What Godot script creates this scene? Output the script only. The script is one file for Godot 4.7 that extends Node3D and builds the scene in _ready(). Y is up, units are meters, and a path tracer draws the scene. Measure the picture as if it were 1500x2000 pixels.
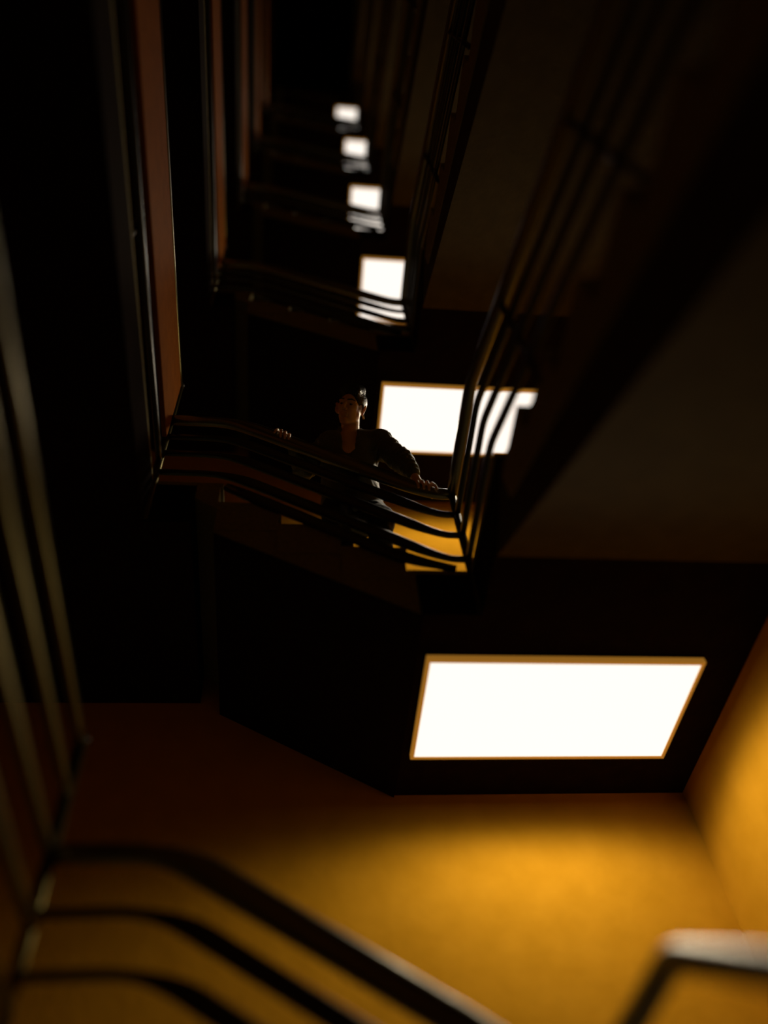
extends Node3D
# A square open-well staircase seen from its bottom, looking steeply up.
# Lengths were worked out about the camera, so y is given from the lens and LIFT brings the ground to y = 0.
const LIFT := 1.21
const FLOORS := [0.2, 3.0, 5.8, 8.42, 10.95, 13.45, 16.1]   # right landings
const WELL_R := 0.875      # right side of the well
const WELL_B := -2.46      # back side of the well
const WALL_B := -3.78
const WALL_R := 2.24
const WALL_L := -2.2
const WALL_F := 2.2
const LEVELS := 7
const GAP := 0.004       # slabs stop this far short of the walls
var M := {}
var used := {}

# ------------------------------------------------------------------ small helpers
func w(x: float, y: float, z: float) -> Vector3:
	return Vector3(x, y + LIFT, z)

func right_y(k: int) -> float:      # floor of the right landing
	return FLOORS[k]

func left_y(k: int) -> float:       # floor of the left gallery
	return FLOORS[k] + 0.69

func well_l(k: int) -> float:       # left side of the well
	return [-0.72, -0.72, -0.67, -0.63, -0.61, -0.6, -0.6][k]

func numbered(called: String) -> String:
	var n: int = used.get(called, 0)
	used[called] = n + 1
	return called if n == 0 else "%s_%03d" % [called, n]

func tag(o: Node, label: String, category: String, group := "") -> void:
	o.set_meta("label", label)
	o.set_meta("category", category)
	if group != "":
		o.set_meta("group", group)

func thing(called: String, label: String, category: String, group := "") -> Node3D:
	var o := Node3D.new()
	o.name = numbered(called)
	add_child(o, true)
	tag(o, label, category, group)
	return o

func put(called: String, mesh: Mesh, mat: Material, parent: Node) -> MeshInstance3D:
	var o := MeshInstance3D.new()
	o.mesh = mesh
	o.material_override = mat
	o.cast_shadow = GeometryInstance3D.SHADOW_CASTING_SETTING_ON
	if parent == self:
		o.name = numbered(called)
	else:
		o.name = called
	parent.add_child(o, true)
	return o

func struct(called: String, mesh: Mesh, mat: Material) -> MeshInstance3D:
	var o := put(called, mesh, mat, self)
	o.set_meta("kind", "structure")
	return o

func flat() -> SurfaceTool:
	var st := SurfaceTool.new()
	st.begin(Mesh.PRIMITIVE_TRIANGLES)
	st.set_smooth_group(-1)
	return st

func soft() -> SurfaceTool:
	var st := SurfaceTool.new()
	st.begin(Mesh.PRIMITIVE_TRIANGLES)
	st.set_smooth_group(0)
	return st

func done(st: SurfaceTool) -> ArrayMesh:
	st.generate_normals()
	return st.commit()

func tri(st: SurfaceTool, a: Vector3, b: Vector3, c: Vector3) -> void:
	st.add_vertex(a); st.add_vertex(b); st.add_vertex(c)

func quad(st: SurfaceTool, a: Vector3, b: Vector3, c: Vector3, d: Vector3) -> void:
	tri(st, a, b, c); tri(st, a, c, d)

# a polygon drawn in the plane across an axis, stretched along that axis from lo to hi
func prism(st: SurfaceTool, poly: PackedVector2Array, axis: int, lo: float, hi: float) -> void:
	if Geometry2D.is_polygon_clockwise(poly):
		poly.reverse()
	var at := func(p: Vector2, h: float) -> Vector3:
		match axis:
			0: return w(h, p.y, -p.x)      # p = (-z, y)
			1: return w(p.x, h, -p.y)      # p = (x, -z)
		return w(p.x, p.y, h)              # p = (x, y)
	var n := poly.size()
	for i in n:
		var p := poly[i]
		var q := poly[(i + 1) % n]
		quad(st, at.call(p, hi), at.call(p, lo), at.call(q, lo), at.call(q, hi))
	var t := Geometry2D.triangulate_polygon(poly)
	for i in range(0, t.size(), 3):
		var a := poly[t[i]]
		var b := poly[t[i + 1]]
		var c := poly[t[i + 2]]
		if (b - a).cross(c - a) < 0.0:
			var s := b
			b = c
			c = s
		tri(st, at.call(a, hi), at.call(c, hi), at.call(b, hi))
		tri(st, at.call(a, lo), at.call(b, lo), at.call(c, lo))

func box(st: SurfaceTool, lo: Vector3, hi: Vector3, bevel := 0.004) -> void:
	var b := minf(bevel, minf(hi.x - lo.x, hi.y - lo.y) * 0.3)
	prism(st, PackedVector2Array([Vector2(lo.x + b, lo.y), Vector2(hi.x - b, lo.y), Vector2(hi.x, lo.y + b), Vector2(hi.x, hi.y - b),
		Vector2(hi.x - b, hi.y), Vector2(lo.x + b, hi.y), Vector2(lo.x, hi.y - b), Vector2(lo.x, lo.y + b)]), 2, lo.z, hi.z)

# rounds the corners of a path
func bend(pts: Array, r: float, n := 7) -> Array:
	var out := [pts[0]]
	for i in range(1, pts.size() - 1):
		var p: Vector3 = pts[i]
		var a: Vector3 = pts[i - 1]
		var c: Vector3 = pts[i + 1]
		var ra := minf(r, p.distance_to(a) * 0.48)
		var rc := minf(r, p.distance_to(c) * 0.48)
		var s := p + (a - p).normalized() * ra
		var e := p + (c - p).normalized() * rc
		for j in n + 1:
			var t := float(j) / n
			out.append(s.lerp(p, t).lerp(p.lerp(e, t), t))
	out.append(pts[-1])
	return out

# a bar of rounded section along a path; wide is its width, tall(p) its height at a point
func sweep(st: SurfaceTool, path: Array, wide: float, tall: Callable, power := 4.0, sides := 16) -> void:
	var rings := []
	for i in path.size():
		var t: Vector3 = (path[mini(i + 1, path.size() - 1)] - path[maxi(i - 1, 0)]).normalized()
		var side := t.cross(Vector3.UP)
		side = Vector3.RIGHT if side.length() < 0.01 else side.normalized()
		var up := side.cross(t).normalized()
		var ring := []
		var h: float = tall.call(path[i])
		for j in sides:
			var a := TAU * j / sides
			var c := cos(a)
			var s := sin(a)
			ring.append(path[i] + side * (0.5 * wide * signf(c) * pow(absf(c), 2.0 / power)) + up * (0.5 * h * signf(s) * pow(absf(s), 2.0 / power)))
		rings.append(ring)
	for i in path.size() - 1:
		for j in sides:
			var k := (j + 1) % sides
			quad(st, rings[i][j], rings[i][k], rings[i + 1][k], rings[i + 1][j])
	for e in [0, path.size() - 1]:
		for j in sides:
			var k := (j + 1) % sides
			if e == 0:
				tri(st, path[e], rings[e][k], rings[e][j])
			else:
				tri(st, path[e], rings[e][j], rings[e][k])

func even(h: float) -> Callable:
	return func(_p: Vector3) -> float: return h

# ------------------------------------------------------------------ bodies: a field of distances meshed as surface nets
class Field:
	var o: Vector3
	var h: float
	var nx: int
	var ny: int
	var nz: int
	var d: PackedFloat32Array

	func _init(lo: Vector3, hi: Vector3, cell: float) -> void:
		o = lo
		h = cell
		nx = int(ceil((hi.x - lo.x) / h)) + 1
		ny = int(ceil((hi.y - lo.y) / h)) + 1
		nz = int(ceil((hi.z - lo.z) / h)) + 1
		d.resize(nx * ny * nz)
		d.fill(1.0)

	func span(lo: Vector3, hi: Vector3) -> Array:
		var a := ((lo - o) / h).floor()
		var b := ((hi - o) / h).ceil()
		return [clampi(int(a.x), 0, nx), clampi(int(b.x) + 1, 0, nx), clampi(int(a.y), 0, ny), clampi(int(b.y) + 1, 0, ny), clampi(int(a.z), 0, nz), clampi(int(b.z) + 1, 0, nz)]

	# a tapered capsule; flat < 1 thins it along the direction thin
	func bone(a: Vector3, b: Vector3, ra: float, rb: float, k := 0.02, thin := Vector3.ZERO, flat := 1.0, cut := false) -> void:
		var pad := maxf(ra, rb) + k * 1.5 + h * 3.0
		var s := span(a.min(b) - Vector3.ONE * pad, a.max(b) + Vector3.ONE * pad)
		var ab := b - a
		var l2 := maxf(ab.length_squared(), 1e-9)
		for z in range(s[4], s[5]):
			for y in range(s[2], s[3]):
				var at: int = (z * ny + y) * nx
				for x in range(s[0], s[1]):
					var q := o + Vector3(x, y, z) * h - a
					var t := clampf(q.dot(ab) / l2, 0.0, 1.0)
					q -= ab * t
					if flat != 1.0:
						q += thin * (q.dot(thin) * (1.0 / flat - 1.0))
					join(at + x, q.length() - lerpf(ra, rb, t), k, cut)

	func ball(c: Vector3, b: Basis, r: Vector3, k := 0.015, cut := false) -> void:
		var e := Vector3(absf(b.x.x) * r.x + absf(b.y.x) * r.y + absf(b.z.x) * r.z, absf(b.x.y) * r.x + absf(b.y.y) * r.y + absf(b.z.y) * r.z, absf(b.x.z) * r.x + absf(b.y.z) * r.y + absf(b.z.z) * r.z)
		var pad := Vector3.ONE * (k * 1.5 + h * 3.0)
		var s := span(c - e - pad, c + e + pad)
		for z in range(s[4], s[5]):
			for y in range(s[2], s[3]):
				var at: int = (z * ny + y) * nx
				for x in range(s[0], s[1]):
					var q := o + Vector3(x, y, z) * h - c
					var p := Vector3(q.dot(b.x), q.dot(b.y), q.dot(b.z)) / r
					var k0 := p.length()
					var k1 := (p / r).length()
					join(at + x, -minf(r.x, minf(r.y, r.z)) if k1 < 1e-6 else k0 * (k0 - 1.0) / k1, k, cut)

	func join(i: int, v: float, k: float, cut: bool) -> void:
		var e := d[i]
		if cut:
			v = -v
			var m := clampf(0.5 - 0.5 * (v - e) / k, 0.0, 1.0)
			d[i] = lerpf(v, e, m) + k * m * (1.0 - m)
		else:
			var m := clampf(0.5 + 0.5 * (v - e) / k, 0.0, 1.0)
			d[i] = lerpf(v, e, m) - k * m * (1.0 - m)

	# keeps what lies on the inner side of a plane
	func trim(p: Vector3, n: Vector3) -> void:
		for z in nz:
			for y in ny:
				for x in nx:
					var i := (z * ny + y) * nx + x
					if d[i] < 0.2:
						d[i] = maxf(d[i], (o + Vector3(x, y, z) * h - p).dot(n))

	func ruffle(f: Callable) -> void:
		for z in nz:
			for y in ny:
				for x in nx:
					var i := (z * ny + y) * nx + x
					if absf(d[i]) < 0.03:
						d[i] += f.call(o + Vector3(x, y, z) * h)

	func mesh_into(v: PackedVector3Array, n: PackedVector3Array, idx: PackedInt32Array) -> void:
		var seat := {}
		var step := [1, nx, nx * ny]
		for z in nz - 1:
			for y in ny - 1:
				for x in nx - 1:
					var i := (z * ny + y) * nx + x
					var e := d[i]
					if absf(e) > h * 3.0:
						continue
					var c := [e, d[i + 1], d[i + nx], d[i + nx + 1], d[i + step[2]], d[i + step[2] + 1], d[i + step[2] + nx], d[i + step[2] + nx + 1]]
					var inside := 0
					for q in 8:
						if c[q] < 0.0:
							inside += 1
					if inside == 0 or inside == 8:
						continue
					var sum := Vector3.ZERO
					var hits := 0
					for q in 8:
						for ax in 3:
							var r: int = q | (1 << ax)
							if r == q or (c[q] < 0.0) == (c[r] < 0.0):
								continue
							var t: float = c[q] / (c[q] - c[r])
							var p := Vector3(q & 1, (q >> 1) & 1, (q >> 2) & 1)
							p[ax] = t
							sum += p
							hits += 1
					var g := Vector3(c[1] + c[3] + c[5] + c[7] - c[0] - c[2] - c[4] - c[6], c[2] + c[3] + c[6] + c[7] - c[0] - c[1] - c[4] - c[5], c[4] + c[5] + c[6] + c[7] - c[0] - c[1] - c[2] - c[3])
					seat[i] = v.size()
					v.append(o + (Vector3(x, y, z) + sum / hits) * h)
					n.append(g.normalized())
		for i in seat:
			var e: float = d[i]
			for ax in 3:
				var f: float = d[i + step[ax]]
				if (e < 0.0) == (f < 0.0):
					continue
				var s1: int = step[(ax + 1) % 3]
				var s2: int = step[(ax + 2) % 3]
				if not (seat.has(i - s1) and seat.has(i - s2) and seat.has(i - s1 - s2)):
					continue
				var a: int = seat[i]
				var b: int = seat[i - s1]
				var c: int = seat[i - s1 - s2]
				var q: int = seat[i - s2]
				if e < 0.0:
					idx.append_array([a, c, b, a, q, c])
				else:
					idx.append_array([a, b, c, a, c, q])

func body_mesh(fields: Array) -> ArrayMesh:
	var v := PackedVector3Array()
	var n := PackedVector3Array()
	var idx := PackedInt32Array()
	for f: Field in fields:
		f.mesh_into(v, n, idx)
	var a := []
	a.resize(Mesh.ARRAY_MAX)
	a[Mesh.ARRAY_VERTEX] = v
	a[Mesh.ARRAY_NORMAL] = n
	a[Mesh.ARRAY_INDEX] = idx
	var m := ArrayMesh.new()
	m.add_surface_from_arrays(Mesh.PRIMITIVE_TRIANGLES, a)
	return m

# ------------------------------------------------------------------ materials
func grain(s: int, freq: float, a: Color, b: Color, size := 512) -> NoiseTexture2D:
	var n := FastNoiseLite.new()
	n.seed = s
	n.frequency = freq
	n.fractal_octaves = 5
	var t := NoiseTexture2D.new()
	t.width = size
	t.height = size
	t.seamless = true
	t.noise = n
	var ramp := Gradient.new()
	ramp.set_color(0, a)
	ramp.set_color(1, b)
	t.color_ramp = ramp
	return t

func relief(s: int, freq: float, strength: float, size := 512) -> NoiseTexture2D:
	var n := FastNoiseLite.new()
	n.seed = s
	n.frequency = freq
	n.fractal_octaves = 4
	var t := NoiseTexture2D.new()
	t.width = size
	t.height = size
	t.seamless = true
	t.as_normal_map = true
	t.bump_strength = strength
	t.noise = n
	return t

func paint(a: Color, b: Color, rough: float, s: int, freq: float, scale: float, bump := 1.0) -> StandardMaterial3D:
	var m := StandardMaterial3D.new()
	m.albedo_texture = grain(s, freq, a, b)
	m.metallic_specular = 0.12
	m.roughness = rough
	m.uv1_triplanar = true
	m.uv1_world_triplanar = true
	m.uv1_scale = Vector3.ONE * scale
	m.normal_enabled = true
	m.normal_texture = relief(s + 7, freq * 3.0, bump)
	m.normal_scale = 0.4
	return m

func plain(c: Color, rough: float, metal := 0.0) -> StandardMaterial3D:
	var m := StandardMaterial3D.new()
	m.albedo_color = c
	m.roughness = rough
	m.metallic = metal
	return m

func make_materials() -> void:
	M.wall = paint(Color(0.70, 0.50, 0.09), Color(0.75, 0.54, 0.115), 0.85, 3, 0.012, 0.6)
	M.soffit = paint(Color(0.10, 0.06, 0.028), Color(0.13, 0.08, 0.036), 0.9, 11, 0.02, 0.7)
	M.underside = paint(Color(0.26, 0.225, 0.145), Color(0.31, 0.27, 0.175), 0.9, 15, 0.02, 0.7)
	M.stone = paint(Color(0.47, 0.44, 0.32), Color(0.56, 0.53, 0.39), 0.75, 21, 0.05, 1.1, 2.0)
	M.floor = paint(Color(0.12, 0.07, 0.045), Color(0.18, 0.11, 0.07), 0.7, 31, 0.03, 0.8)
	M.rail = plain(Color(0.05, 0.052, 0.045), 0.34)
	M.grip = plain(Color(0.44, 0.43, 0.37), 0.32, 0.9)
	M.brass = plain(Color(0.31, 0.275, 0.13), 0.36, 1.0)
	M.fascia = paint(Color(0.46, 0.26, 0.07), Color(0.52, 0.30, 0.085), 0.7, 41, 0.02, 0.8)
	M.housing = plain(Color(0.05, 0.045, 0.04), 0.6)
	var g := StandardMaterial3D.new()
	g.albedo_color = Color(0.9, 0.9, 0.86)
	g.emission_enabled = true
	g.emission = Color(1.0, 0.975, 0.94)
	g.emission_energy_multiplier = 1.1
	M.glow = g
	var e := StandardMaterial3D.new()
	e.albedo_color = Color(0.8, 0.6, 0.25)
	e.emission_enabled = true
	e.emission = Color(0.62, 0.42, 0.14)
	e.emission_energy_multiplier = 0.7
	M.glow_edge = e
	var skin := StandardMaterial3D.new()
	skin.albedo_color = Color(0.9, 0.72, 0.56)
	skin.roughness = 0.5
	skin.subsurf_scatter_enabled = true
	skin.subsurf_scatter_strength = 0.16
	M.skin = skin
	M.hair = plain(Color(0.035, 0.028, 0.022), 0.38)
	M.cloth = plain(Color(0.31, 0.315, 0.24), 0.62)
	M.cloth.rim_enabled = true
	M.cloth.rim = 0.5
	M.cloth.rim_tint = 0.5
	M.top = plain(Color(0.035, 0.035, 0.035), 0.85)
	M.trousers = plain(Color(0.09, 0.09, 0.08), 0.7)
	M.shoe = plain(Color(0.6, 0.58, 0.53), 0.6)
	M.gold = plain(Color(0.9, 0.7, 0.3), 0.25, 1.0)
	M.silver = plain(Color(0.85, 0.84, 0.8), 0.15, 1.0)
	M.eye = plain(Color(0.55, 0.5, 0.45), 0.3)
	M.iris = plain(Color(0.04, 0.025, 0.015), 0.15)
	M.lip = plain(Color(0.5, 0.24, 0.2), 0.5)

# ------------------------------------------------------------------ the scene
const LAMP_ENERGY := 1.3

func _ready() -> void:
	var cam := Camera3D.new()
	cam.name = "camera"
	add_child(cam)
	var lens := CameraAttributesPhysical.new()
	lens.frustum_focal_length = 100.0
	lens.frustum_focus_distance = 4.75
	lens.exposure_aperture = 1.0
	lens.frustum_near = 0.05
	lens.frustum_far = 60.0
	cam.attributes = lens
	# directions of the lens in the stairwell: x right, y down the picture, z into it
	var ax := Vector3(0.9930, -0.0752, 0.0904)
	var az := Vector3(0.1138, 0.8106, -0.5745)
	var back := -az.normalized()
	var rightward := (ax - back * ax.dot(back)).normalized()
	cam.transform = Transform3D(Basis(rightward, back.cross(rightward), back), w(0, 0, 0))
	cam.fov = rad_to_deg(2.0 * atan(1000.0 / 1600.0))
	cam.near = 0.05
	cam.far = 60.0
	cam.current = true
	var we := WorldEnvironment.new()
	we.name = "environment"
	var env := Environment.new()
	env.background_mode = Environment.BG_COLOR
	env.background_color = Color.BLACK
	env.tonemap_mode = Environment.TONE_MAPPER_LINEAR
	env.tonemap_exposure = 1.0
	env.sdfgi_enabled = true
	env.ssao_enabled = true
	env.ssil_enabled = true
	we.environment = env
	add_child(we)

	make_materials()
	build_shell()
	for k in LEVELS:
		build_landing(k)
		build_back_flight(k)
		build_right_flight(k)
		build_gallery(k)
	for k in LEVELS:
		build_back_railing(k)
		build_right_railing(k)
		build_left_railing(k)
	for k in 6:
		build_lamp(k)
	build_person()

func wall_box(called: String, lo: Vector3, hi: Vector3, mat: Material) -> void:
	var st := flat()
	box(st, lo, hi, 0.0)
	struct(called, done(st), mat)

func build_shell() -> void:
	var top := right_y(6) + 2.7
	var low := -LIFT
	wall_box("wall_back", Vector3(WALL_L - 0.2, low, WALL_B - 0.2), Vector3(WALL_R + 0.2, top, WALL_B), M.wall)
	wall_box("wall_front", Vector3(WALL_L - 0.2, low, WALL_F), Vector3(WALL_R + 0.2, top, WALL_F + 0.2), M.wall)
	wall_box("wall_right", Vector3(WALL_R, low, WALL_B), Vector3(WALL_R + 0.2, top, WALL_F), M.wall)
	wall_box("wall_left", Vector3(WALL_L - 0.2, low, WALL_B), Vector3(WALL_L, top, WALL_F), M.wall)
	wall_box("floor", Vector3(WALL_L - 0.2, low - 0.2, WALL_B - 0.2), Vector3(WALL_R + 0.2, low, WALL_F + 0.2), M.floor)
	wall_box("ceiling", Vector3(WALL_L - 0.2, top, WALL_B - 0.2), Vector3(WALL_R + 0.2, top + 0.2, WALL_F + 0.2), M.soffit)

const STOREY_WORDS := ["one storey below the man", "at the man's feet", "one storey above the man", "two storeys above the man",
	"three storeys above the man", "four storeys above the man", "at the very top of the shaft"]

func build_landing(k: int) -> void:
	var t := thing("stair_landing", "dark right-hand corner landing slab " + STOREY_WORDS[k], "landing", "right corner landings")
	var r := right_y(k)
	var st := flat()
	# seen along x, as (-z, y)
	prism(st, PackedVector2Array([Vector2(1.8, r - 0.03), Vector2(1.8, r - 0.08), Vector2(2.12, r - 0.31), Vector2(2.46, r - 0.31), Vector2(2.46, r - 0.03)]), 0, WELL_R, WALL_R - GAP)
	prism(st, PackedVector2Array([Vector2(2.46, r - 0.31), Vector2(-WALL_B - GAP, r - 0.31), Vector2(-WALL_B - GAP, r - 0.03), Vector2(2.46, r - 0.03)]), 0, 0.605, WALL_R - GAP)
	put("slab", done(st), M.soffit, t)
	st = flat()
	var outline := PackedVector2Array([Vector2(0.565, 2.46), Vector2(WELL_R - 0.006, 2.46), Vector2(WELL_R - 0.006, 1.795), Vector2(WALL_R - GAP, 1.795), Vector2(WALL_R - GAP, -WALL_B - GAP), Vector2(0.565, -WALL_B - GAP)])
	prism(st, outline, 1, r - 0.03, r)
	put("paving", done(st), M.stone, t)

func build_back_flight(k: int) -> void:
	var t := thing("stair_flight", "short back flight of four steps rising leftward " + STOREY_WORDS[k], "stairs", "back flights")
	var r := right_y(k)
	var rise := 0.1725
	var xs := [0.56, 0.25, -0.06, -0.37]
	var st := flat()
	prism(st, PackedVector2Array([Vector2(0.6, r - 0.31), Vector2(0.6, r), Vector2(0.5, r), Vector2(-0.37, r + 0.50), Vector2(-0.37, r + 0.33 - 0.07)]), 2, WALL_B + GAP, WELL_B - 0.005)
	put("waist_slab", done(st), M.stone, t)
	st = flat()
	prism(st, PackedVector2Array([Vector2(0.6, r - 0.325), Vector2(0.6, r - 0.31), Vector2(-0.37, r + 0.26), Vector2(-0.37, r + 0.245)]), 2, WALL_B + GAP, WELL_B - 0.005)
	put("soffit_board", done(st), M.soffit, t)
	for i in 4:
		var y0 := r + rise * i
		var x0: float = xs[i]
		var x1: float = x0 - 0.31 if i < 3 else x0 - 0.12
		st = flat()
		prism(st, PackedVector2Array([Vector2(x0, y0 - 0.06), Vector2(x0, y0 + rise - 0.04), Vector2(x0 + 0.014, y0 + rise - 0.036), Vector2(x0 + 0.016, y0 + rise - 0.006),
			Vector2(x0 + 0.01, y0 + rise), Vector2(x1, y0 + rise), Vector2(x1, y0 + rise - 0.24 + (0.1 if i == 3 else 0.0))]), 2, WALL_B + GAP, WELL_B)
		put("step", done(st), M.stone, t)

func build_right_flight(k: int) -> void:
	var t := thing("stair_flight", "long right-hand flight descending from the corner landing " + STOREY_WORDS[k], "stairs", "right-hand flights")
	var r := right_y(k)
	var rise := 1.41 / 8.0
	var go := 0.32
	var st := flat()
	var foot := r - 1.41
	var zend := -1.8 + 7 * go
	if k == 0:
		prism(st, PackedVector2Array([Vector2(2.12, r - 0.31), Vector2(1.8, r - 0.08), Vector2(-zend, foot + 0.05), Vector2(-zend, foot + 0.0005), Vector2(0.7, foot + 0.0005)]), 0, WELL_R + 0.008, WALL_R - GAP)
	else:
		prism(st, PackedVector2Array([Vector2(2.12, r - 0.31), Vector2(1.8, r - 0.08), Vector2(-zend, foot + 0.05), Vector2(-WALL_F + GAP, foot - 0.0), Vector2(-WALL_F + GAP, foot - 0.3), Vector2(-zend + 0.45, foot - 0.3)]), 0, WELL_R + 0.008, WALL_R - GAP)
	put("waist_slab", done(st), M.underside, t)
	for i in 7:
		var y1 := r - rise * (i + 1)
		var z0 := -1.8 + go * i
		st = flat()
		prism(st, PackedVector2Array([Vector2(-z0, y1), Vector2(-z0 - go - 0.012, y1), Vector2(-z0 - go - 0.016, y1 - 0.006), Vector2(-z0 - go - 0.012, y1 - 0.035), Vector2(-z0 - go, y1 - 0.04), Vector2(-z0 - go, y1 - rise), Vector2(-z0 - go, y1 - rise - 0.16), Vector2(-z0, y1 - 0.16)]), 0, WELL_R, WALL_R - GAP)
		put("step", done(st), M.stone, t)
func build_gallery(k: int) -> void:
	var t := thing("gallery_landing", "dark level gallery slab along the left wall " + STOREY_WORDS[k], "landing", "left galleries")
	var l := left_y(k)
	var e := well_l(k)
	var outline := PackedVector2Array([Vector2(WALL_L + GAP, -WALL_F + GAP), Vector2(e, -WALL_F + GAP), Vector2(e, -WELL_B), Vector2(-0.49, -WELL_B), Vector2(-0.49, -WALL_B - GAP), Vector2(WALL_L + GAP, -WALL_B - GAP)])
	var st := flat()
	prism(st, outline, 1, l - 0.36, l - 0.03)
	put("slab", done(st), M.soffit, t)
	st = flat()
	prism(st, outline, 1, l - 0.03, l)
	put("paving", done(st), M.stone, t)

# ------------------------------------------------------------------ railings
const OFFSETS := [0.645, 0.465, 0.285, 0.09, -0.05]

func slope_y(x: float, r: float) -> float:
	return r + clampf((0.76 - x) / 1.10, 0.0, 1.0) * 0.69

func build_back_railing(k: int) -> void:
	var t := thing("stair_railing", "black five-bar railing bent over the back steps " + STOREY_WORDS[k], "railing", "back railings")
	var r := right_y(k)
	var e := well_l(k)
	var tall := func(p: Vector3) -> float:
		return lerpf(0.03, 0.072, smoothstep(0.8, 0.55, p.x) * smoothstep(-0.42, -0.2, p.x))
	for i in OFFSETS.size():
		var o: float = OFFSETS[i]
		var end := -0.34 if i == 4 else e
		var pts := [w(WELL_R, r + o, WELL_B), w(0.76, r + o, WELL_B), w(-0.34, r + 0.69 + o, WELL_B)]
		if i < 4:
			pts.append(w(e, r + 0.69 + o, WELL_B))
		else:
			pts = [w(0.80, r + 0.0, WELL_B + 0.012), w(0.56, r + 0.07, WELL_B + 0.012), w(-0.34, r + 0.64, WELL_B + 0.012)]
		var path := fine(bend(pts, 0.16))
		var st := soft()
		if i == 0:
			var raised := []
			for p: Vector3 in path:
				raised.append(p + Vector3(0, 0.012, 0))
			sweep(st, raised, 0.058, func(p: Vector3) -> float: return float(tall.call(p)) + 0.034, 2.3)
			put("handrail", done(st), M.grip, t)
		else:
			sweep(st, path, 0.03, tall, 3.5)
			put("rail", done(st), M.rail, t)
	# corner posts: the right one stands on the landing, the left one on the gallery
	for side in 2:
		var st := soft()
		var x := WELL_R if side == 0 else e
		var y0 := r - 0.30 if side == 0 else left_y(k) - 0.34
		var y1 := r + 0.665 if side == 0 else left_y(k) + 1.1
		sweep(st, [w(x, y0, WELL_B), w(x, (y0 + y1) / 2, WELL_B), w(x, y1, WELL_B)], 0.045, even(0.045), 2.0)
		var p := put("post", done(st), M.rail if side == 0 else M.brass, t)
		st = soft()
		sweep(st, [w(x, y1 - 0.004, WELL_B), w(x, y1 + 0.004, WELL_B), w(x, y1 + 0.014, WELL_B)], 0.054, even(0.054), 2.0)
		put("post_cap", done(st), M.rail, p)

func fine(path: Array) -> Array:
	var out := []
	for i in path.size() - 1:
		var a: Vector3 = path[i]
		var b: Vector3 = path[i + 1]
		var n := maxi(1, int(a.distance_to(b) / 0.12))
		for j in n:
			out.append(a.lerp(b, float(j) / n))
	out.append(path[-1])
	return out

func build_right_railing(k: int) -> void:
	var t := thing("stair_railing", "black metal railing on the right-hand flight " + STOREY_WORDS[k], "railing", "right-hand railings")
	var r := right_y(k)
	var tail := 2.2
	for i in 4:
		var o: float = OFFSETS[i]
		var path := fine(bend([w(WELL_R, r + o, WELL_B), w(WELL_R, r + o, -1.8), w(WELL_R, r + o - 0.551 * tail, -1.8 + tail)], 0.07))
		var st := soft()
		if i == 0:
			var raised := []
			for p: Vector3 in path:
				raised.append(p + Vector3(0, 0.012, 0))
			sweep(st, raised, 0.058, even(0.07), 2.3)
			put("handrail", done(st), M.grip, t)
		else:
			sweep(st, path, 0.03, even(0.04), 3.5)
			put("rail", done(st), M.rail, t)
	for z in [-1.25, -0.45, 0.35]:
		var st := soft()
		var y: float = r - 0.551 * (z + 1.8)
		sweep(st, [w(WELL_R, y - 0.1, z), w(WELL_R, y + 0.3, z), w(WELL_R, y + 0.68, z)], 0.03, even(0.03), 2.0)
		put("post", done(st), M.rail, t)

func build_left_railing(k: int) -> void:
	var kind := "open five-bar gallery railing with brassy glints " if k == 0 else "gallery railing with solid brown panel "
	var t := thing("gallery_railing", kind + STOREY_WORDS[k], "railing", "left gallery railings")
	var l := left_y(k)
	var e := well_l(k)
	var heights := [1.09, 0.88, 0.65, 0.43, 0.2] if k == 0 else [1.09, 0.2]
	for i in heights.size():
		var y: float = l + heights[i]
		var st := soft()
		sweep(st, fine([w(e, y, WELL_B), w(e, y, WALL_F)]), 0.034, even(0.05), 2.6)
		put("handrail" if i == 0 else "rail", done(st), M.brass if k == 0 or i == 0 else M.rail, t)
	for z in [-1.2, 0.0, 1.2]:
		if k > 0:
			var st := soft()
			sweep(st, [w(e - 0.03, l, z), w(e - 0.03, l + 0.5, z), w(e - 0.03, l + 1.07, z)], 0.03, even(0.03), 2.0)
			put("post", done(st), M.rail, t)
	if k > 0:
		var st := flat()
		box(st, Vector3(e - 0.014, l + 0.41, WELL_B + 0.03), Vector3(e + 0.014, l + 1.05, WALL_F), 0.004)
		put("infill_panel", done(st), M.fascia, t)

# ------------------------------------------------------------------ lamps: flat light boxes under the landings
const LAMP_LABELS := ["largest glowing white ceiling light box, under the lowest landing", "glowing ceiling light box just behind the man, striped by the railing at its right",
	"glowing ceiling light box with three railing bars across its lower edge", "small glowing ceiling light box, third above the man's head counting upward",
	"very small glowing ceiling light box, second from the top of the shaft", "faintest and highest glowing ceiling light box in the shaft"]

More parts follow.
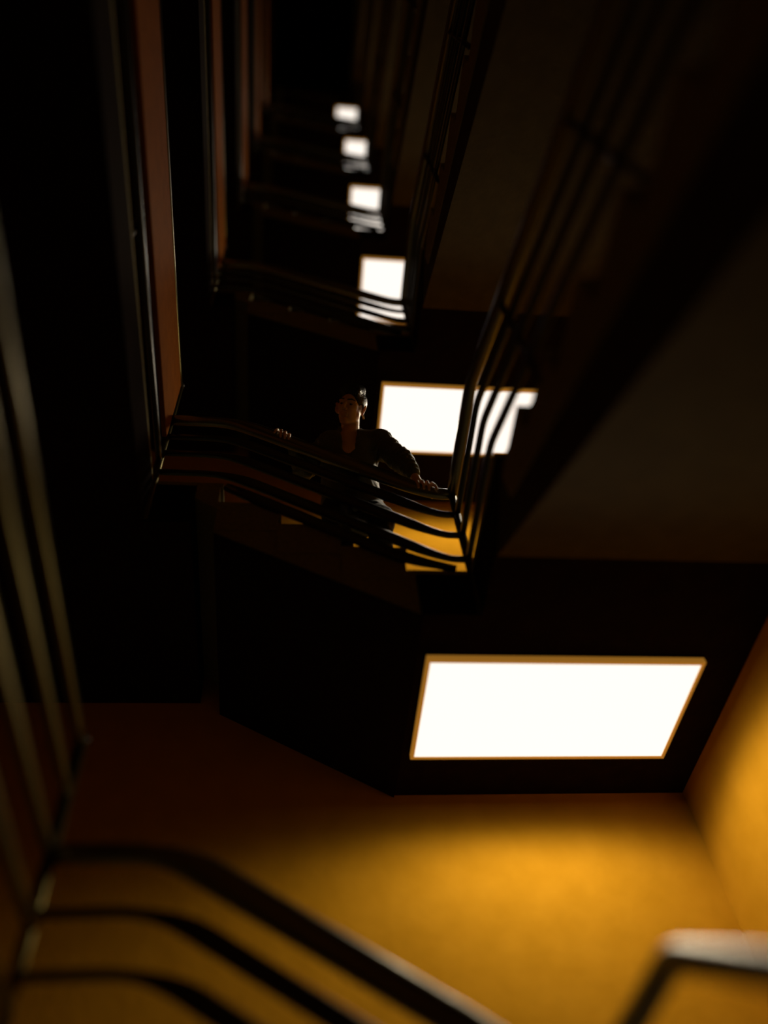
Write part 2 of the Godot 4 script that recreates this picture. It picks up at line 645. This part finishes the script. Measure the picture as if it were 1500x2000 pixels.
func build_lamp(k: int) -> void:
	var y := right_y(k + 1) - 0.31
	var x0: float = [0.665, 0.665, 0.655, 0.645, 0.66, 0.61][k]
	var x1 := x0 + 1.32
	var z1: float = [-2.72, -2.72, -2.65, -2.60, -2.55, -2.55][k]
	var z0: float = [-3.40, -3.27, -3.27, -3.25, -3.22, -3.22][k]
	var t := thing("light_box", LAMP_LABELS[k], "lamp", "ceiling light boxes")
	var st := flat()
	box(st, Vector3(x0 - 0.02, y - 0.012, z0 - 0.02), Vector3(x1 + 0.02, y, z1 + 0.02), 0.002)
	put("housing", done(st), M.housing, t)
	st = flat()
	var a := 0.018
	box(st, Vector3(x0 - a, y - 0.045, z0 - a), Vector3(x0, y - 0.012, z1 + a), 0.002)
	box(st, Vector3(x1, y - 0.045, z0 - a), Vector3(x1 + a, y - 0.012, z1 + a), 0.002)
	box(st, Vector3(x0, y - 0.045, z0 - a), Vector3(x1, y - 0.012, z0), 0.002)
	box(st, Vector3(x0, y - 0.045, z1), Vector3(x1, y - 0.012, z1 + a), 0.002)
	put("edge_diffuser", done(st), M.glow_edge, t)
	st = flat()
	box(st, Vector3(x0, y - 0.042, z0), Vector3(x1, y - 0.012, z1), 0.002)
	put("diffuser", done(st), M.glow, t)
	for i in 3:      # the row of lamps behind the diffuser
		var l := SpotLight3D.new()
		l.name = "lamp_light"
		l.light_size = 0.08
		l.spot_angle = 87.0
		l.spot_angle_attenuation = 0.4
		l.spot_range = 40.0
		l.spot_attenuation = 2.0
		l.light_color = Color(1.0, 0.93, 0.8)
		l.light_energy = LAMP_ENERGY / 3.0
		l.shadow_enabled = true
		l.position = w(lerpf(x0, x1, [0.27, 0.5, 0.73][i]), y - 0.125, (z0 + z1) / 2)
		l.rotation_degrees.x = -90.0
		t.add_child(l, true)

# ------------------------------------------------------------------ the man at the handrail
func rail_y(x: float) -> float:      # middle of the handrail he leans on
	return right_y(1) + 0.645 + clampf((0.76 - x) / 1.10, 0.0, 1.0) * 0.69

# a hand laid over the handrail: tips fold towards the well
func hand_field(wrist: Vector3, x0: float, dir: float) -> Field:
	var m := w(x0, rail_y(x0) + 0.052, WELL_B - 0.004)
	var f := Field.new(m.min(wrist) - Vector3(0.09, 0.11, 0.07), m.max(wrist) + Vector3(0.09, 0.06, 0.08), 0.0032)
	var along := (w(x0 + 0.1 * dir, rail_y(x0 + 0.1 * dir), 0) - w(x0, rail_y(x0), 0)).normalized()
	var thin := Vector3.UP
	f.bone(wrist, m - along * 0.01, 0.024, 0.03, 0.012, thin, 0.72)
	f.bone(m - along * 0.03 + Vector3(0, 0.002, -0.01), m + along * 0.035 + Vector3(0, 0.002, -0.006), 0.024, 0.02, 0.012, thin, 0.7)
	var lens := [0.9, 1.0, 0.95, 0.76]
	for i in 4:
		var s: float = lens[i]
		var a := m + along * (0.042 - 0.025 * i) + Vector3(0, 0.0, 0.008)
		var b := a + (along * (0.010 - 0.003 * i) + Vector3(0, -0.004, 0.034)) * s
		var c := b + (along * 0.003 + Vector3(0, -0.037, 0.006)) * s
		var e := c + (Vector3(0, -0.030, -0.010)) * s
		if i == 0:
			c = b + along * 0.010 + Vector3(0, -0.036, 0.012)
			e = c + along * 0.008 + Vector3(0, -0.034, 0.004)
		f.bone(a, b, 0.0098, 0.009, 0.005)
		f.bone(b, c, 0.009, 0.0082, 0.003)
		f.bone(c, e, 0.0082, 0.0068, 0.003)
	var t0 := m + along * 0.012 + Vector3(0, -0.004, -0.026)
	var t1 := t0 + along * 0.032 + Vector3(0, -0.014, -0.008)
	f.bone(m - along * 0.02, t0, 0.018, 0.012, 0.01)
	f.bone(t0, t1, 0.011, 0.0095, 0.004)
	f.bone(t1, t1 + along * 0.012 + Vector3(0, -0.022, 0.004), 0.0095, 0.0075, 0.004)
	return f

func build_person() -> void:
	var t := Node3D.new()
	t.name = "person"
	add_child(t)
	tag(t, "dark-haired man in a dark jacket leaning over the railing with one arm along it", "person")
	# where the joints are
	var head := w(0.347, 4.42, -2.36)
	var toward := (w(0, 0, 0) - head).normalized()
	var rise := (Vector3.UP - toward * toward.y).normalized()
	var tip := deg_to_rad(17.0)
	var face := toward * cos(tip) + rise * sin(tip)
	var crown := rise * cos(tip) - toward * sin(tip)
	var hb := Basis(crown.cross(face), crown, face)
	hb = Basis(hb.y, deg_to_rad(-19.0)) * hb
	hb = Basis(hb.z, deg_to_rad(-16.0)) * hb
	hb = hb.orthonormalized()
	var H := func(x: float, y: float, z: float) -> Vector3: return head + hb * Vector3(x, y, z)
	var neck := w(0.342, 4.27, -2.50)
	var chest := w(0.342, 4.10, -2.55)
	var hips := w(0.345, 3.86, -2.70)
	var sh := [w(0.515, 4.215, -2.48), w(0.215, 4.205, -2.50)]
	var el := [w(0.645, 3.99, -2.475), w(0.075, 4.09, -2.60)]
	var hx := [0.718, -0.045]
	var wr := [w(0.682, 3.85, -2.462), w(0.015, rail_y(0.015) + 0.055, -2.49)]
	var hip := [w(0.425, 3.84, -2.70), w(0.275, 3.84, -2.70)]
	var knee := [w(0.485, 3.54, -2.56), w(0.24, 3.55, -2.565)]
	var ankle := [w(0.475, 3.255, -2.70), w(0.325, 3.255, -2.76)]
	# skin: trunk and limbs
	var f := Field.new(w(-0.08, 3.15, -2.92), w(0.84, 4.42, -2.30), 0.012)
	f.bone(neck, H.call(0, -0.05, -0.025), 0.056, 0.052, 0.02)
	f.bone(neck + Vector3(0, -0.04, 0.0), chest, 0.08, 0.118, 0.05)
	f.bone(chest, hips, 0.118, 0.125, 0.05)
	f.bone(sh[0], sh[1], 0.055, 0.055, 0.05)
	for i in 2:
		f.bone(sh[i], el[i], 0.05, 0.038, 0.03)
		f.bone(el[i], wr[i], 0.037, 0.024, 0.015)
		f.bone(hip[i], knee[i], 0.078, 0.052, 0.03)
		f.bone(knee[i], ankle[i], 0.05, 0.036, 0.015)
	# skin: head
	var g := Field.new(head - Vector3.ONE * 0.185, head + Vector3.ONE * 0.165, 0.0034)
	g.bone(neck, H.call(0, -0.05, -0.025), 0.0565, 0.0525, 0.02)
	g.ball(H.call(0, 0.03, -0.022), hb, Vector3(0.076, 0.086, 0.094), 0.02)
	g.ball(H.call(0, -0.03, 0.026), hb, Vector3(0.057, 0.08, 0.066), 0.025)
	for s: float in [-1.0, 1.0]:
		g.bone(H.call(0.045 * s, -0.05, 0.0), H.call(0.010 * s, -0.103, 0.066), 0.017, 0.015, 0.02)
		g.bone(H.call(0.046 * s, -0.008, 0.055), H.call(0.03 * s, -0.02, 0.074), 0.014, 0.012, 0.02)
		g.bone(H.call(0.012 * s, 0.024, 0.088), H.call(0.048 * s, 0.024, 0.066), 0.009, 0.008, 0.012)
		g.ball(H.call(0.03 * s, 0.004, 0.093), hb, Vector3(0.019, 0.0105, 0.014), 0.008, true)
		g.ball(H.call(0.011 * s, -0.034, 0.1), hb, Vector3(0.009, 0.0075, 0.009), 0.006)
	g.bone(H.call(0, 0.016, 0.086), H.call(0, -0.027, 0.112), 0.0072, 0.0115, 0.006)
	g.bone(H.call(-0.018, -0.0595, 0.087), H.call(0.018, -0.0595, 0.087), 0.0068, 0.0068, 0.004)
	g.bone(H.call(-0.015, -0.0725, 0.086), H.call(0.015, -0.0725, 0.086), 0.0075, 0.0075, 0.004)
	g.bone(H.call(-0.024, -0.0658, 0.0945), H.call(0.024, -0.0658, 0.0945), 0.0016, 0.0016, 0.004, Vector3.ZERO, 1.0, true)
	g.ball(H.call(0, -0.1, 0.074), hb, Vector3(0.018, 0.015, 0.014), 0.015)
	for s: float in [-1.0, 1.0]:
		var eb := hb * Basis(Vector3(0, 0, 1), -0.25 * s) * Basis(Vector3(0, 1, 0), 0.5 * s)
		g.ball(H.call(0.087 * s, -0.012, -0.004), eb, Vector3(0.0085, 0.036, 0.024), 0.006)
		g.ball(H.call(0.0945 * s, -0.009, 0.004), eb, Vector3(0.0055, 0.021, 0.013), 0.005, true)
	put("body", body_mesh([f, g, hand_field(wr[0], hx[0], 1.0), hand_field(wr[1], hx[1], -1.0)]), M.skin, t)
	# eyes
	for s: float in [-1.0, 1.0]:
		var e := Field.new(H.call(0.03 * s, 0.004, 0.073) - Vector3.ONE * 0.02, H.call(0.03 * s, 0.004, 0.073) + Vector3.ONE * 0.02, 0.0022)
		e.ball(H.call(0.03 * s, 0.001, 0.0715), hb, Vector3(0.0125, 0.0075, 0.0125), 0.002)
		var eye := put("eye", body_mesh([e]), M.eye, t)
		var i := Field.new(H.call(0.03 * s, 0.002, 0.0835) - Vector3.ONE * 0.012, H.call(0.03 * s, 0.002, 0.0835) + Vector3.ONE * 0.012, 0.0015)
		i.ball(H.call(0.03 * s, 0.0005, 0.0815), hb, Vector3(0.0064, 0.006, 0.004), 0.002)
		put("iris", body_mesh([i]), M.iris, eye)
		var b := Field.new(H.call(0.03 * s, 0.026, 0.082) - Vector3.ONE * 0.035, H.call(0.03 * s, 0.026, 0.082) + Vector3.ONE * 0.035, 0.002)
		b.bone(H.call(0.013 * s, 0.0255, 0.0945), H.call(0.034 * s, 0.0305, 0.087), 0.0042, 0.0038, 0.004)
		b.bone(H.call(0.034 * s, 0.0305, 0.087), H.call(0.053 * s, 0.025, 0.07), 0.0038, 0.002, 0.004)
		put("eyebrow", body_mesh([b]), M.hair, t)
	# hair: short at the sides, swept up and back on top
	var noise := FastNoiseLite.new()
	noise.seed = 5
	noise.frequency = 1.0
	var hr := Field.new(head - Vector3.ONE * 0.16, head + Vector3.ONE * 0.2, 0.0036)
	hr.ball(H.call(0, 0.036, -0.026), hb, Vector3(0.082, 0.088, 0.1), 0.02)
	hr.bone(H.call(-0.045, 0.095, 0.055), H.call(-0.03, 0.125, -0.03), 0.026, 0.022, 0.03)
	hr.bone(H.call(0.0, 0.102, 0.06), H.call(0.0, 0.13, -0.03), 0.03, 0.024, 0.03)
	hr.bone(H.call(0.04, 0.094, 0.05), H.call(0.035, 0.122, -0.04), 0.026, 0.022, 0.03)
	hr.ball(H.call(0, -0.045, 0.085), hb, Vector3(0.078, 0.118, 0.062), 0.01, true)
	hr.ball(H.call(0.09, -0.02, 0.01), hb, Vector3(0.04, 0.042, 0.03), 0.006, true)
	hr.ball(H.call(-0.09, -0.02, 0.01), hb, Vector3(0.04, 0.042, 0.03), 0.006, true)
	hr.trim(H.call(0, -0.055, -0.05), (-hb.y + hb.z * 0.35).normalized())
	var inv := hb.inverse()
	hr.ruffle(func(p: Vector3) -> float:
		var q := inv * (p - head)
		return 0.0042 * noise.get_noise_3d(q.x * 260.0, q.y * 60.0, q.z * 45.0) * smoothstep(0.0, 0.09, q.y) + 0.0015 * noise.get_noise_3d(q.x * 500.0, q.y * 300.0, q.z * 300.0))
	put("hair", body_mesh([hr]), M.hair, t)
	# jacket, open in a deep V at the chest
	var j := Field.new(w(-0.1, 3.60, -2.95), w(0.84, 4.42, -2.26), 0.0095)
	j.bone(chest + Vector3(0, 0.05, -0.005), hips + Vector3(0, 0.02, 0), 0.16, 0.172, 0.06)
	j.bone(hips + Vector3(0.02, 0.02, 0), hips + Vector3(0.02, -0.09, 0.02), 0.165, 0.16, 0.05)
	j.bone(sh[0] + Vector3(-0.01, -0.005, 0), sh[1] + Vector3(0.01, -0.005, 0), 0.078, 0.078, 0.05)
	for i in 2:
		var pad := 0.074 if i == 0 else 0.07
		j.bone(sh[i], el[i], pad, 0.066, 0.03)
		j.bone(el[i], wr[i].lerp(el[i], 0.12), 0.066, 0.044, 0.02)
		j.bone(wr[i].lerp(el[i], 0.16), wr[i].lerp(el[i], 0.04), 0.043, 0.039, 0.006)
	# collar standing round the back of the neck
	for a in range(-5, 6):
		var b := a / 5.0 * 2.3
		var p := neck + Vector3(sin(b) * 0.078, -0.005 - 0.02 * absf(a) / 5.0, -cos(b) * 0.075 + 0.01)
		j.bone(p, p + Vector3(sin(b) * 0.006, 0.034, 0.012), 0.013, 0.01, 0.012)
	j.bone(neck + Vector3(0, -0.01, 0.0), neck + Vector3(0, 0.12, 0.05), 0.064, 0.07, 0.01, Vector3.ZERO, 1.0, true)
	j.bone(neck + Vector3(-0.004, 0.03, 0.09), w(0.31, 3.94, -2.40), 0.05, 0.046, 0.008, Vector3.ZERO, 1.0, true)
	j.trim(hips + Vector3(0, -0.17, 0), Vector3.DOWN)
	var fold := FastNoiseLite.new()
	fold.seed = 9
	fold.frequency = 1.0
	fold.fractal_octaves = 3
	j.ruffle(func(p: Vector3) -> float:
		var c := 0.012 * fold.get_noise_3d(p.x * 7.0, p.y * 7.0, p.z * 7.0)
		for i in 2:
			for seg: Array in [[sh[i], el[i]], [el[i], wr[i]]]:
				var ab: Vector3 = seg[1] - seg[0]
				var u: float = (p - seg[0]).dot(ab) / ab.length_squared()
				if u > -0.1 and u < 1.1 and (p - seg[0] - ab * u).length() < 0.11:
					c += 0.0042 * sin(u * ab.length() * 150.0 + 5.0 * fold.get_noise_3d(p.x * 9.0, p.y * 9.0, p.z * 9.0))
		return c)
	put("jacket", body_mesh([j]), M.cloth, t)
	# dark top under the jacket, cut straight across the chest
	var u := Field.new(w(0.15, 3.68, -2.9), w(0.56, 4.2, -2.34), 0.01)
	u.bone(chest, hips, 0.126, 0.134, 0.05)
	u.trim(w(0.31, 3.985, -2.42), Vector3(0.05, 0.94, -0.34).normalized())
	put("top", body_mesh([u]), M.top, t)
	var q := Field.new(w(0.05, 3.2, -2.96), w(0.68, 4.0, -2.42), 0.011)
	q.bone(hips + Vector3(0, 0.03, 0), hips + Vector3(0, -0.04, 0.0), 0.132, 0.13, 0.04)
	for i in 2:
		q.bone(hip[i], knee[i], 0.098, 0.07, 0.03)
		q.bone(knee[i], ankle[i], 0.07, 0.056, 0.02)
	q.trim(w(0, 3.235, 0), Vector3.DOWN)
	q.ruffle(func(p: Vector3) -> float: return 0.01 * fold.get_noise_3d(p.x * 12.0, p.y * 16.0, p.z * 12.0))
	put("trousers", body_mesh([q]), M.trousers, t)
	for i in 2:
		var a: Vector3 = ankle[i]
		var s := Field.new(a + Vector3(-0.09, -0.1, -0.12), a + Vector3(0.09, 0.08, 0.22), 0.008)
		s.bone(a + Vector3(0, 0.015, -0.005), a + Vector3(0, -0.035, -0.03), 0.042, 0.042, 0.03)
		s.bone(a + Vector3(0, -0.042, -0.03), a + Vector3(0, -0.055, 0.14), 0.042, 0.034, 0.04, Vector3.UP, 0.8)
		s.trim(Vector3(0, right_y(1) + 0.1725 + LIFT + 0.001, 0), Vector3.DOWN)
		put("shoe", body_mesh([s]), M.shoe, t)
	# earring: two fine gold drops
	var st := soft()
	for d: Vector3 in [Vector3(0.083, -0.042, -0.004), Vector3(0.088, -0.042, -0.01)]:
		var p: Vector3 = H.call(d.x, d.y, d.z)
		sweep(st, [p, p + Vector3(0.001, -0.022, 0.0), p + Vector3(0.0, -0.046, 0.001)], 0.004, even(0.004), 2.0, 8)
	put("earring", done(st), M.gold, t)
	st = soft()
	var ring := []
	var spot := w(hx[1], rail_y(hx[1]) + 0.052, WELL_B - 0.004) + Vector3(-0.018, -0.016, 0.046)
	for i in 25:
		var a := TAU * i / 24.0
		ring.append(spot + Vector3(cos(a), 0, sin(a)) * 0.0105)
	sweep(st, ring, 0.006, even(0.006), 2.0, 8)
	put("ring", done(st), M.silver, t)
